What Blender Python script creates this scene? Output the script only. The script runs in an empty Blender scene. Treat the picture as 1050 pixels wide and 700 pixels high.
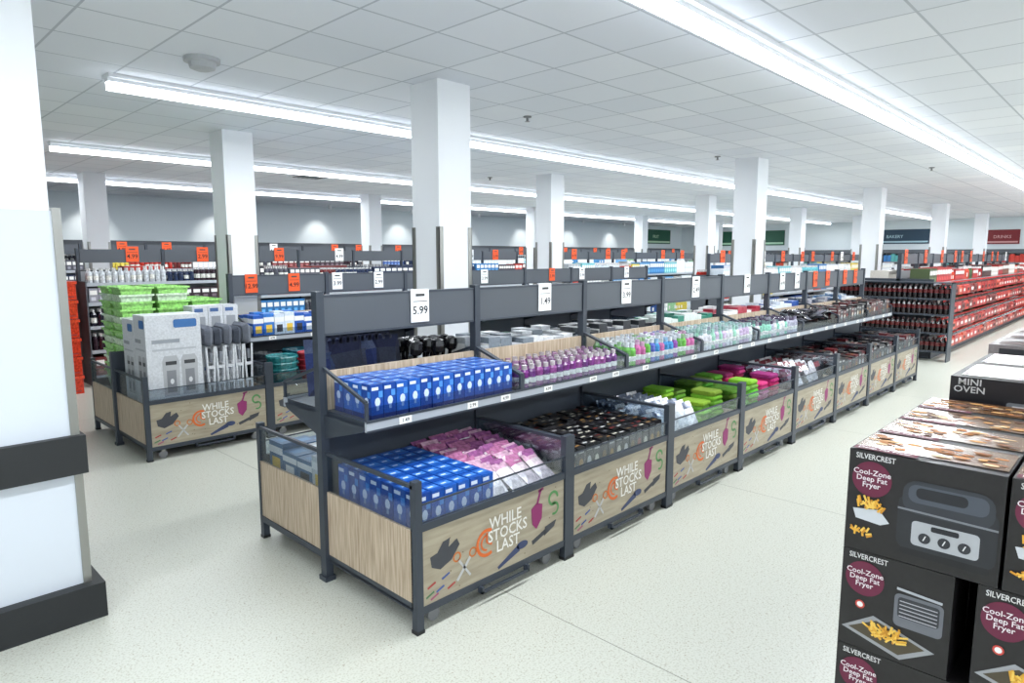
import bpy, math, random
from mathutils import Matrix, Vector
random.seed(11)
R = random.random
def U(a, b): return a + (b - a) * random.random()
def lin(c):
    o = []
    for v in c[:3]:
        v /= 255.0
        o.append(v / 12.92 if v <= 0.04045 else ((v + 0.055) / 1.055) ** 2.4)
    return tuple(o)

# ---------------------------------------------------------------- materials
def new_mat(name):
    m = bpy.data.materials.new(name); m.use_nodes = True
    nt = m.node_tree; nt.nodes.clear()
    out = nt.nodes.new('ShaderNodeOutputMaterial')
    b = nt.nodes.new('ShaderNodeBsdfPrincipled')
    nt.links.new(b.outputs[0], out.inputs[0])
    return m, nt, b
def paint(name, rgb, rough=0.5, metal=0.0, emis=0):
    m, nt, b = new_mat(name)
    c = lin(rgb)
    b.inputs['Base Color'].default_value = (*c, 1)
    b.inputs['Roughness'].default_value = rough
    b.inputs['Metallic'].default_value = metal
    if emis:
        b.inputs['Emission Color'].default_value = (*c, 1)
        b.inputs['Emission Strength'].default_value = emis
    return m
def attr_mat(name, rough, var=0.12, scale=60):
    m, nt, b = new_mat(name)
    a = nt.nodes.new('ShaderNodeAttribute'); a.attribute_name = 'Col'
    tc = nt.nodes.new('ShaderNodeTexCoord')
    n = nt.nodes.new('ShaderNodeTexNoise'); n.inputs['Scale'].default_value = scale
    mp = nt.nodes.new('ShaderNodeMapRange')
    mp.inputs[1].default_value = .35; mp.inputs[2].default_value = .65
    mp.inputs[3].default_value = 1 - var; mp.inputs[4].default_value = 1 + var * .5
    mx = nt.nodes.new('ShaderNodeMix'); mx.data_type = 'RGBA'; mx.blend_type = 'MULTIPLY'
    mx.inputs[0].default_value = 1
    nt.links.new(tc.outputs['Object'], n.inputs['Vector'])
    nt.links.new(n.outputs[0], mp.inputs[0])
    nt.links.new(a.outputs['Color'], mx.inputs[6]); nt.links.new(mp.outputs[0], mx.inputs[7])
    nt.links.new(mx.outputs[2], b.inputs['Base Color'])
    b.inputs['Roughness'].default_value = rough
    return m
PK = attr_mat('printed_packaging', 0.38)
PLB = attr_mat('plastic_wrap_packaging', 0.18, 0.3, 35)
FB = attr_mat('soft_fabric', 0.92, 0.2, 90)
FLAT = attr_mat('printed_flat', 0.55, 0.02)
SLATE = paint('slate_powder_coat', (52, 59, 69), .45)
BOARD = paint('sign_board_grey', (76, 81, 88), .5)
RAIL = paint('price_rail', (164, 170, 178), .4)
WHITE = paint('white_paint', (236, 239, 243), .6)
WHITEC = paint('white_cladding', (204, 211, 220), .35)
STEEL = paint('brushed_steel', (150, 150, 146), .32, .85)
RUBBER = paint('black_bumper', (27, 30, 33), .5)
SHELFM = paint('shelf_grey', (140, 144, 148), .5)
WHEEL = paint('wheel_grey', (120, 122, 125), .4)
LED = paint('led_diffuser', (245, 250, 255), .5, 0, 9)
LED_FILL = paint('led_side_fill_glow', (238, 245, 255), .5, 0, 5)  # extra glow added on the diffuser sides to brighten the ceiling
PALW = paint('pallet_wood', (170, 135, 95), .8)

def plexi():
    m = bpy.data.materials.new('clear_plexiglass'); m.use_nodes = True
    nt = m.node_tree; nt.nodes.clear()
    out = nt.nodes.new('ShaderNodeOutputMaterial'); mix = nt.nodes.new('ShaderNodeMixShader')
    t = nt.nodes.new('ShaderNodeBsdfTransparent'); t.inputs[0].default_value = (.84, .88, .91, 1)
    g = nt.nodes.new('ShaderNodeBsdfGlossy'); g.inputs['Roughness'].default_value = .05
    mix.inputs[0].default_value = .1
    nt.links.new(t.outputs[0], mix.inputs[1]); nt.links.new(g.outputs[0], mix.inputs[2]); nt.links.new(mix.outputs[0], out.inputs[0])
    return m
PLEX = plexi()

def grain(name, sc, c0, c1):
    m, nt, b = new_mat(name)
    tc = nt.nodes.new('ShaderNodeTexCoord'); mp = nt.nodes.new('ShaderNodeMapping')
    mp.inputs['Scale'].default_value = sc
    n = nt.nodes.new('ShaderNodeTexNoise'); n.inputs['Scale'].default_value = 1.2; n.inputs['Detail'].default_value = 6
    r = nt.nodes.new('ShaderNodeValToRGB')
    r.color_ramp.elements[0].position = .3; r.color_ramp.elements[0].color = (*lin(c0), 1)
    r.color_ramp.elements[1].position = .7; r.color_ramp.elements[1].color = (*lin(c1), 1)
    nt.links.new(tc.outputs['Object'], mp.inputs[0]); nt.links.new(mp.outputs[0], n.inputs['Vector'])
    nt.links.new(n.outputs[0], r.inputs[0]); nt.links.new(r.outputs[0], b.inputs['Base Color'])
    b.inputs['Roughness'].default_value = .5
    return m
OAK = grain('light_oak', (55, 55, 3.5), (156, 136, 112), (204, 187, 165))
KRAFT = grain('poster_print', (4, 4, 30), (150, 140, 120), (174, 164, 143))

def floor_mat():
    m, nt, b = new_mat('terrazzo_vinyl')
    tc = nt.nodes.new('ShaderNodeTexCoord')
    n = nt.nodes.new('ShaderNodeTexNoise'); n.inputs['Scale'].default_value = 95; n.inputs['Detail'].default_value = 3
    r = nt.nodes.new('ShaderNodeValToRGB')
    r.color_ramp.elements[0].position = .36; r.color_ramp.elements[0].color = (*lin((176, 176, 162)), 1)
    r.color_ramp.elements[1].position = .5; r.color_ramp.elements[1].color = (*lin((198, 200, 190)), 1)
    v = nt.nodes.new('ShaderNodeTexVoronoi'); v.inputs['Scale'].default_value = 34
    vr = nt.nodes.new('ShaderNodeValToRGB')
    vr.color_ramp.elements[0].position = .10; vr.color_ramp.elements[0].color = (*lin((170, 148, 108)), 1)
    vr.color_ramp.elements[1].position = .18; vr.color_ramp.elements[1].color = (1, 1, 1, 1)
    mx = nt.nodes.new('ShaderNodeMix'); mx.data_type = 'RGBA'; mx.blend_type = 'MULTIPLY'; mx.inputs[0].default_value = .6
    br = nt.nodes.new('ShaderNodeTexBrick'); br.offset = 0; br.squash = 1
    br.inputs['Scale'].default_value = 1; br.inputs['Brick Width'].default_value = 2.67
    br.inputs['Row Height'].default_value = 9.3; br.inputs['Mortar Size'].default_value = .004
    br.inputs['Color1'].default_value = (1, 1, 1, 1); br.inputs['Color2'].default_value = (.985, .985, .985, 1)
    br.inputs['Mortar'].default_value = (.5, .5, .48, 1)
    m2 = nt.nodes.new('ShaderNodeMix'); m2.data_type = 'RGBA'; m2.blend_type = 'MULTIPLY'; m2.inputs[0].default_value = 1
    L = nt.links
    L.new(tc.outputs['Object'], n.inputs['Vector']); L.new(tc.outputs['Object'], v.inputs['Vector']); L.new(tc.outputs['Object'], br.inputs['Vector'])
    L.new(n.outputs[0], r.inputs[0]); L.new(v.outputs['Distance'], vr.inputs[0])
    L.new(r.outputs[0], mx.inputs[6]); L.new(vr.outputs[0], mx.inputs[7])
    L.new(mx.outputs[2], m2.inputs[6]); L.new(br.outputs[0], m2.inputs[7])
    L.new(m2.outputs[2], b.inputs['Base Color'])
    b.inputs['Roughness'].default_value = .33
    return m
def ceil_mat():
    m, nt, b = new_mat('mineral_ceiling_tiles')
    tc = nt.nodes.new('ShaderNodeTexCoord')
    br = nt.nodes.new('ShaderNodeTexBrick'); br.offset = 0; br.squash = 1
    br.inputs['Scale'].default_value = 1; br.inputs['Brick Width'].default_value = .6
    br.inputs['Row Height'].default_value = .6; br.inputs['Mortar Size'].default_value = .009
    br.inputs['Mortar Smooth'].default_value = .1
    br.inputs['Color1'].default_value = (*lin((240, 243, 249)), 1); br.inputs['Color2'].default_value = (*lin((230, 234, 242)), 1)
    br.inputs['Mortar'].default_value = (*lin((194, 199, 208)), 1)
    nt.links.new(tc.outputs['Object'], br.inputs['Vector']); nt.links.new(br.outputs[0], b.inputs['Base Color'])
    b.inputs['Roughness'].default_value = .8
    return m

# ---------------------------------------------------------------- mesh builder
class MB:
    def __init__(s): s.v = []; s.f = []; s.m = []; s.c = []; s.mats = []
    def poly(s, vs, fs, mat, col=(255, 255, 255), M=None):
        o = len(s.v)
        if M is not None: vs = [tuple(M @ Vector(p)) for p in vs]
        s.v.extend(vs)
        if mat not in s.mats: s.mats.append(mat)
        i = s.mats.index(mat); c = lin(col)
        for f in fs:
            s.f.append([k + o for k in f]); s.m.append(i); s.c.append(c)
    def box(s, x0, x1, y0, y1, z0, z1, mat, col=(255, 255, 255), M=None):
        vs = [(x0, y0, z0), (x1, y0, z0), (x1, y1, z0), (x0, y1, z0), (x0, y0, z1), (x1, y0, z1), (x1, y1, z1), (x0, y1, z1)]
        s.poly(vs, [(0, 3, 2, 1), (4, 5, 6, 7), (0, 1, 5, 4), (1, 2, 6, 5), (2, 3, 7, 6), (3, 0, 4, 7)], mat, col, M)
    def prof(s, pts, mat, cols, cx=0, cy=0, n=10, M=None):
        """lathe: pts [(r,z)..], cols per segment"""
        for k in range(len(pts) - 1):
            r0, z0 = pts[k]; r1, z1 = pts[k + 1]
            vs = [(cx + r0 * math.cos(2 * math.pi * i / n), cy + r0 * math.sin(2 * math.pi * i / n), z0) for i in range(n)]
            vs += [(cx + r1 * math.cos(2 * math.pi * i / n), cy + r1 * math.sin(2 * math.pi * i / n), z1) for i in range(n)]
            fs = [(i, (i + 1) % n, n + (i + 1) % n, n + i) for i in range(n)]
            if k == len(pts) - 2: fs.append(tuple(range(n, 2 * n)))
            s.poly(vs, fs, mat, cols[k] if isinstance(cols, list) else cols, M)
    def rbox(s, x0, x1, y0, y1, z0, z1, r, mat, col, M=None):
        """soft box: rounded profile in yz with pinched ends"""
        P = []
        for (cy, cz, a0) in ((y1 - r, z1 - r, 0), (y0 + r, z1 - r, 90), (y0 + r, z0 + r, 180), (y1 - r, z0 + r, 270)):
            for k in range(3):
                a = math.radians(a0 + 45 * k); P.append((cy + r * math.cos(a), cz + r * math.sin(a)))
        n = len(P); my = (y0 + y1) / 2; mz = (z0 + z1) / 2
        vs = []
        for x, sc in ((x0, .75), (x0 + r, 1), (x1 - r, 1), (x1, .75)):
            vs += [(x, my + (p - my) * sc, mz + (q - mz) * sc) for p, q in P]
        fs = [tuple(range(n - 1, -1, -1)), tuple(range(3 * n, 4 * n))]
        for k in range(3):
            fs += [(k * n + i, k * n + (i + 1) % n, (k + 1) * n + (i + 1) % n, (k + 1) * n + i) for i in range(n)]
        s.poly(vs, fs, mat, col, M)
    def pillow(s, w, l, h, mat, col, M, col2=None, n=5):
        for sg in (1, -1):
            vs = []
            for i in range(n):
                for j in range(n):
                    u = -1 + 2 * i / (n - 1); v = -1 + 2 * j / (n - 1)
                    vs.append((u * w / 2, v * l / 2, sg * h / 2 * (1 - u ** 4) * (1 - v ** 4) * (.85 + .3 * R())))
            A = []; B = []
            for i in range(n - 1):
                for j in range(n - 1):
                    q = (i * n + j, (i + 1) * n + j, (i + 1) * n + j + 1, i * n + j + 1)
                    (B if (col2 and j >= n - 2) else A).append(q if sg > 0 else q[::-1])
            s.poly(vs, A, mat, col, M)
            if B: s.poly(vs, B, mat, col2, M)
    def obj(s, name, parent=None, smooth=False):
        me = bpy.data.meshes.new(name); me.from_pydata(s.v, [], s.f)
        for m in s.mats: me.materials.append(m)
        me.polygons.foreach_set('material_index', s.m)
        ca = me.color_attributes.new('Col', 'FLOAT_COLOR', 'CORNER')
        buf = []
        for f, c in zip(s.f, s.c): buf.extend((c[0], c[1], c[2], 1.0) * len(f))
        ca.data.foreach_set('color', buf)
        if smooth: me.polygons.foreach_set('use_smooth', [True] * len(s.f))
        me.update()
        o = bpy.data.objects.new(name, me); bpy.context.collection.objects.link(o)
        if parent: o.parent = parent
        return o

def frame(o, right, up):
    r = Vector(right).normalized(); u = Vector(up).normalized(); n = r.cross(u)
    return Matrix(((r.x, u.x, n.x, o[0]), (r.y, u.y, n.y, o[1]), (r.z, u.z, n.z, o[2]), (0, 0, 0, 1)))
_tc = {}
def text_geo(t):
    if t in _tc: return _tc[t]
    cu = bpy.data.curves.new('t', 'FONT'); cu.body = t; cu.size = 1; cu.resolution_u = 2
    cu.align_x = 'CENTER'; cu.align_y = 'CENTER'; cu.space_line = .85; cu.offset = 0.012
    ob = bpy.data.objects.new('t', cu); bpy.context.collection.objects.link(ob)
    dg = bpy.context.evaluated_depsgraph_get(); dg.update()
    me = ob.evaluated_get(dg).to_mesh()
    r = ([tuple(v.co) for v in me.vertices], [tuple(p.vertices) for p in me.polygons])
    ob.evaluated_get(dg).to_mesh_clear()
    bpy.data.objects.remove(ob); bpy.data.curves.remove(cu)
    _tc[t] = r; return r
for t_ in ('WHILE', 'STOCKS', 'LAST', '4.99', '1.49', '2.99', '5.99', '3.99', '2.49', '3.49', '9.99', '6.99', '7.99', '12.99'): text_geo(t_)
def text(mb, t, size, u, v, F, col, w=.003, sx=1.0, rot=0):
    vs, fs = text_geo(t); c, s = math.cos(rot), math.sin(rot)
    mb.poly([(u + size * (sx * x * c - y * s), v + size * (sx * x * s + y * c), w) for x, y, _ in vs], fs, FLAT, col, F)
def quad(mb, u0, u1, v0, v1, F, col, w=.002, mat=None):
    mb.poly([(u0, v0, w), (u1, v0, w), (u1, v1, w), (u0, v1, w)], [(0, 1, 2, 3)], mat or FLAT, col, F)
def disc(mb, u, v, ru, rv, F, col, w=.002, n=20):
    mb.poly([(u + ru * math.cos(2 * math.pi * i / n), v + rv * math.sin(2 * math.pi * i / n), w) for i in range(n)], [tuple(range(n))], FLAT, col, F)
def arc(mb, u, v, r, t, a0, a1, F, col, w=.002, n=16):
    vs = []
    for i in range(n + 1):
        a = math.radians(a0 + (a1 - a0) * i / n)
        vs += [(u + r * math.cos(a), v + r * math.sin(a), w), (u + (r - t) * math.cos(a), v + (r - t) * math.sin(a), w)]
    mb.poly(vs, [(2 * i, 2 * i + 2, 2 * i + 3, 2 * i + 1) for i in range(n)], FLAT, col, F)
def bar(mb, u0, v0, u1, v1, t, F, col, w=.002, t2=None):
    t2 = t if t2 is None else t2
    d = Vector((u1 - u0, v1 - v0)).normalized(); nx, ny = -d.y, d.x
    mb.poly([(u0 + nx * t / 2, v0 + ny * t / 2, w), (u0 - nx * t / 2, v0 - ny * t / 2, w), (u1 - nx * t2 / 2, v1 - ny * t2 / 2, w), (u1 + nx * t2 / 2, v1 + ny * t2 / 2, w)], [(0, 1, 2, 3)], FLAT, col, F)
def shape(mb, pts, F, col, w=.002):
    mb.poly([(a, b, w) for a, b in pts], [tuple(range(len(pts)))], FLAT, col, F)
def rrect(mb, u0, u1, v0, v1, r, F, col, w=.002):
    pts = []
    for cu, cv, a0 in ((u1 - r, v1 - r, 0), (u0 + r, v1 - r, 90), (u0 + r, v0 + r, 180), (u1 - r, v0 + r, 270)):
        for k in range(5):
            a = math.radians(a0 + 22.5 * k); pts.append((cu + r * math.cos(a), cv + r * math.sin(a)))
    shape(mb, pts, F, col, w)

# ---------------------------------------------------------------- room
H = 3.48
X0, X1, Y0, Y1 = -5.0, 32.0, -7.5, 18.4
def slab(name, b, mat):
    mb = MB(); mb.box(*b, mat); return mb.obj(name)
slab('floor', (X0, X1, Y0, Y1, -.1, 0), floor_mat())
slab('ceiling', (X0, X1, Y0, Y1, H, H + .1), ceil_mat())
WG = paint('wall_grey_green', (212, 221, 225), .7)
slab('wall_back', (X0, X1, Y1, Y1 + .15, 0, H), WG)
slab('wall_end', (X1, X1 + .15, Y0, Y1, 0, H), WG)
slab('wall_left', (X0 - .15, X0, Y0, Y1, 0, H), WHITE)
slab('wall_front', (X0, X1, Y0 - .15, Y0, 0, H), WHITE)
slab('baseboard_back', (X0, X1, Y1 - .02, Y1, 0, .12), RUBBER)

# columns with steel corner guards
def column(cx, cy, s=.36):
    mb = MB(); h = s / 2
    mb.box(cx - h, cx + h, cy - h, cy + h, 0, H, WHITE)
    g = h + .006; w = .045
    for sx in (-1, 1):
        for sy in (-1, 1):
            xa, xb = sorted((cx + sx * g, cx + sx * (g - w))); ya, yb = sorted((cy + sy * g, cy + sy * (g - .006)))
            mb.box(xa, xb, ya, yb, 0, 2.25, STEEL)
            xa, xb = sorted((cx + sx * g, cx + sx * (g - .006))); ya, yb = sorted((cy + sy * g, cy + sy * (g - w)))
            mb.box(xa, xb, ya, yb, 0, 2.25, STEEL)
    mb.box(cx - g - .01, cx + g + .01, cy - g - .01, cy + g + .01, 0, .12, RUBBER)
    return mb.obj('square_column')
for k in range(5):
    column(3.915 + 6.26 * k, 4.67, .37); column(3.60 + 5.94 * k, 8.25, .37); column(3.55 + 6 * k, 14.1)

# foreground clad column
mb = MB()
mb.box(.28, .845, 4.17, 4.7, 0, H, WHITE)
mb.box(.26, .875, 4.13, 4.74, 0, 2.23, WHITEC)
mb.box(.845, .885, 4.12, 4.75, 0, 2.245, STEEL)
mb.box(.25, .29, 4.12, 4.16, 0, 2.245, STEEL)
mb.box(.22, .905, 4.085, 4.78, .83, 1.04, RUBBER)
mb.box(.20, .935, 4.06, 4.80, 0, .2, RUBBER)
mb.obj('clad_column_with_bumpers')

# lights
def light_line(y, xa, xb):
    mb = MB()
    mb.box(xa, xb, y - .09, y + .09, H - .03, H, WHITE)
    mb.box(xa, xb, y - .046, y + .046, H - .06, H - .03, WHITE)
    mb.box(xa + .01, xb - .01, y - .045, y + .045, H - .115, H - .06, LED_FILL)  # glowing sides, added as fill for the ceiling
    mb.box(xa + .012, xb - .012, y - .043, y + .043, H - .118, H - .115, LED)
    o = mb.obj('linear_ceiling_light')
    ld = bpy.data.lights.new('tube', 'AREA'); ld.shape = 'RECTANGLE'; ld.size = xb - xa; ld.size_y = .08
    ld.energy = 13.5 * (xb - xa); ld.color = (.93, .97, 1)
    lo = bpy.data.objects.new('tube', ld); bpy.context.collection.objects.link(lo)
    lo.location = ((xa + xb) / 2, y, H - .122); lo.parent = o
for y, xa in ((-6.3, -4), (-2.08, -4), (2.14, -4), (6.36, 1.76), (10.55, 2.2), (14.75, 1.6)):  # rows at negative y are unseen, added to light camera-facing goods
    light_line(y, xa, 31)

# ceiling fittings
mb = MB(); mb.prof([(.13, H), (.13, H - .03), (.10, H - .035), (.09, H - .075), (.05, H - .09)], paint('detector_plastic', (185, 188, 192), .5), (255,) * 3, 2.14, 5.34, 20)
mb.obj('smoke_detector')
mb = MB(); DG = paint('vent_dark', (120, 125, 130), .6)
mb.box(6.2, 6.8, 11.2, 11.8, H - .02, H, WHITE)
for k in range(6): mb.box(6.25 + .09 * k, 6.29 + .09 * k, 11.25, 11.75, H - .035, H - .02, DG)
mb.obj('ceiling_air_vent')
for (x, y) in ((5.4, 5.0), (9.5, 4.9), (13.2, 2.9), (9.0, 9.3)):
    mb = MB(); mb.prof([(.045, H), (.045, H - .012), (.014, H - .015), (.014, H - .05), (.03, H - .055)], WHEEL, (255,) * 3, x, y, 12)
    mb.obj('ceiling_sprinkler')

# ---------------------------------------------------------------- promo gondola
LM = 1.265
def poster(mb, M):
    F = M @ frame((.05, -.893, .14), (1, 0, 0), (0, 0, 1))
    quad(mb, 0, LM - .1, 0, .42, F, (255,) * 3, 0, KRAFT)
    W = (232, 230, 224)
    for i, t in enumerate(('WHILE', 'STOCKS', 'LAST')):
        text(mb, t, .098, .645 if i else .625, .31 - .078 * i, F, W, sx=.92)
    OR = (214, 104, 44)
    arc(mb, .47, .21, .085, .02, 60, 300, F, OR); arc(mb, .47, .21, .05, .012, 90, 270, F, OR)
    bar(mb, .47, .21, .47, .27, .014, F, OR); bar(mb, .47, .21, .51, .19, .014, F, OR)
    P = (138, 40, 100)
    shape(mb, [(.86, .2), (.9, .16), (.95, .22), (.955, .31), (.9, .33), (.85, .30)], F, P)
    bar(mb, .905, .32, .94, .41, .018, F, P); bar(mb, .915, .40, .965, .41, .016, F, P)
    arc(mb, 1.06, .32, .05, .018, 0, 300, F, (80, 138, 80)); arc(mb, 1.07, .25, .045, .016, -120, 120, F, (80, 138, 80))
    D = (62, 64, 70)
    shape(mb, [(.06, .2), (.12, .17), (.2, .2), (.26, .27), (.24, .31), (.18, .28), (.19, .33), (.14, .32), (.10, .27), (.05, .26)], F, D)
    bar(mb, .24, .06, .34, .17, .018, F, (185, 186, 186)); bar(mb, .34, .06, .25, .18, .014, F, (185, 186, 186))
    arc(mb, .24, .2, .03, .01, 0, 360, F, (195, 110, 50)); arc(mb, .36, .19, .03, .01, 0, 360, F, (195, 110, 50))
    bar(mb, .56, .02, .74, .09, .02, F, (52, 64, 100), t2=.045); disc(mb, .77, .1, .05, .025, F, (52, 64, 100))
    bar(mb, .86, .08, .98, .12, .03, F, D); shape(mb, [(.97, .09), (1.07, .13), (1.09, .17), (.98, .15)], F, D)
    for u, v, c in ((.03, .09, (166, 52, 50)), (.09, .05, (60, 86, 150)), (.05, .02, (160, 80, 110)), (.13, .11, (60, 86, 150)), (.17, .04, (166, 52, 50)), (.02, .04, (76, 120, 80))):
        bar(mb, u, v, u + .055, v + .02, .012, F, c)
    for k in range(14):
        disc(mb, U(.1, 1.1), U(.02, .4), .006, .004, F, (110, 95, 70), .001, 6)

def end_side(mb, M, x):
    """divider between bins / bin end"""
    mb.box(x, x + .02, -.87, -.03, .17, .57, OAK, M=M)
    mb.box(x, x + .03, -.87, -.03, .13, .17, SLATE, M=M)
    mb.box(x + .008, x + .014, -.87, -.03, .57, .80, PLEX, M=M)
    mb.box(x, x + .02, -.88, -.03, .80, .82, SLATE, M=M)
def half_module(mb, M, shelf=True, top=True):
    L = LM
    for x in (0, L - .045):
        mb.box(x, x + .045, -.905, -.86, 0.02, .84, SLATE, M=M)
        mb.box(x - .003, x + .048, -.908, -.857, 0, .02, RUBBER, M=M)
    end_side(mb, M, 0.0); end_side(mb, M, L - .02)
    mb.box(.045, L - .045, -.9, -.87, .10, .14, SLATE, M=M)
    mb.box(.045, L - .045, -.9, -.87, .56, .60, SLATE, M=M)
    mb.box(.045, L - .045, -.89, -.875, .14, .56, SLATE, M=M)
    mb.box(.045, L - .045, -.889, -.884, .60, .70, PLEX, M=M)
    mb.box(.045, L - .045, -.892, -.881, .70, .708, SLATE, M=M)
    mb.box(.02, L - .02, -.875, -.02, .47, .5, SLATE, M=M)
    # handle + casters
    mb.box(.45, .85, -.93, -.915, .07, .085, SLATE, M=M); mb.box(.45, .465, -.93, -.89, .07, .11, SLATE, M=M); mb.box(.835, .85, -.93, -.89, .07, .11, SLATE, M=M)
    for x in (.16, L - .16):
        for y in (-.83, -.15):
            Mw = M @ Matrix.Translation((x, y, .04)) @ Matrix.Rotation(math.pi / 2, 4, 'X')
            mb.prof([(.0, -.015), (.04, -.015), (.04, .015), (.0, .015)], WHEEL, (255,) * 3, 0, 0, 12, Mw)
            mb.box(x - .02, x + .02, y - .025, y + .025, .07, .13, STEEL, M=M)
    mb.box(0, L, -.87, -.02, .12, .14, SLATE, M=M)
    poster(mb, M)
    mb.box(.02, L - .02, -.012, -.002, .5, 1.0, SLATE, M=M)
    if shelf:
        mb.box(.02, L - .02, -.012, -.002, 1.0, 1.31, OAK, M=M)
        mb.box(.02, L - .02, -.46, -.02, 1.05, 1.075, SLATE, M=M)
        mb.box(0, L, -.478, -.46, 1.025, 1.085, RAIL, M=M)
        mb.box(0, L, -.481, -.478, 1.075, 1.09, SLATE, M=M); mb.box(0, L, -.481, -.478, 1.02, 1.032, SLATE, M=M)
        mb.box(.01, L - .01, -.47, -.466, 1.085, 1.16, PLEX, M=M)
        for x in (.0, L - .02):
            mb.poly([(x, -.46, 1.05), (x, -.02, 1.05), (x, -.02, .9), (x, -.44, 1.02), (x + .02, -.46, 1.05), (x + .02, -.02, 1.05), (x + .02, -.02, .9), (x + .02, -.44, 1.02)],
                    [(0, 1, 2, 3), (4, 7, 6, 5), (0, 3, 7, 4), (3, 2, 6, 7)], SLATE, M=M)
            mb.box(x, x + .018, -.478, -.462, 1.08, 1.19, SLATE, M=M)
            xm = x + .01
            mb.poly([(xm, -.46, 1.08), (xm, -.03, 1.08), (xm, -.03, 1.33), (xm, -.46, 1.19)], [(0, 1, 2, 3)], PLEX, M=M)
            a, b_ = (-.47, 1.18), (-.03, 1.325)
            mb.poly([(x, a[0], a[1]), (x, b_[0], b_[1]), (x, b_[0], b_[1] + .018), (x, a[0], a[1] + .018), (x + .018, a[0], a[1]), (x + .018, b_[0], b_[1]), (x + .018, b_[0], b_[1] + .018), (x + .018, a[0], a[1] + .018)],
                    [(0, 1, 2, 3), (4, 7, 6, 5), (0, 4, 5, 1), (3, 2, 6, 7), (0, 3, 7, 4)], SLATE, M=M)
        for u in (.22, .75, 1.05):
            F = M @ frame((u, -.4815, 1.033), (1, 0, 0), (0, 0, 1))
            quad(mb, 0, .09, 0, .042, F, (240, 240, 236), .001); text(mb, random.choice(('4.99', '1.49', '2.99')), .032, .045, .02, F, (30, 30, 30), .002)

def price_card(mb, x, y, z, price, orange=False, w=.15, h=.22):
    F = frame((x - w / 2, y, z), (1, 0, 0), (0, 0, 1))
    col = (228, 84, 30) if orange else (236, 236, 236)
    mb.box(x - w / 2, x + w / 2, y, y + .006, z, z + h, FLAT, col)
    text(mb, price, .5 * w, w / 2, h * .35, F, (14, 14, 14), .002)
    quad(mb, w * .1, w * .9, h * .62, h * .64, F, (40, 40, 40)); quad(mb, w * .25, w * .75, h * .78, h * .86, F, (60, 60, 60))
    F2 = frame((x + w / 2, y + .006, z), (-1, 0, 0), (0, 0, 1))
    text(mb, price, .5 * w, w / 2, h * .35, F2, (14, 14, 14), .002)

def promo_gondola(x0, yc, n, nosign=(), cards=(), noback=(), name='promotional_display_gondola'):
    mb = MB()
    for i in range(n):
        sh = i not in nosign
        M = Matrix.Translation((x0 + i * LM, yc, 0)); half_module(mb, M, sh)
        if i not in noback:
            M2 = Matrix.Translation((x0 + (i + 1) * LM, yc, 0)) @ Matrix.Rotation(math.pi, 4, 'Z'); half_module(mb, M2, sh)
        if sh:
            a, b = x0 + i * LM + .03, x0 + (i + 1) * LM - .03
            mb.box(a, b, yc - .018, yc + .018, 1.535, 1.76, BOARD)
            mb.box(a, b, yc - .022, yc + .022, 1.525, 1.54, SLATE); mb.box(a, b, yc - .022, yc + .022, 1.755, 1.77, SLATE)
    for i in range(n + 1):
        hh = 1.0 if (i in nosign) else 1.79
        x = x0 + i * LM
        mb.box(x - .025, x + .025, yc - .03, yc + .03, 0, hh, SLATE)
        mb.box(x - .035, x + .035, yc - .04, yc + .04, 0, .03, SLATE)
    for (i, off, p, o) in cards:
        price_card(mb, x0 + i * LM + off, yc - .03, 1.56, p, o)
    return mb.obj(name)
G1X, G1Y = 2.013, 3.55
G2X, G2Y = 2.03, 7.8
NB2 = (1, 5, 6)
promo_gondola(G1X, G1Y, 8, (), [(0, .74, '5.99', 0), (1, .74, '1.49', 0), (2, .62, '3.99', 0), (3, .65, '2.49', 0), (4, .62, '1.49', 0), (5, .4, '4.99', 0), (5, .9, '3.49', 0), (6, .3, '9.99', 1), (6, .8, '6.99', 1), (7, .3, '5.99', 1), (7, .8, '7.99', 1)])
promo_gondola(G2X, G2Y, 8, (0,), [(1, .25, '12.99', 1), (1, .8, '4.99', 1), (2, .15, '3.99', 0), (2, .8, '2.99', 0), (4, .3, '3.99', 0), (5, .7, '5.99', 1), (6, .3, '5.99', 0), (7, .5, '3.99', 0)], NB2)

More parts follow.
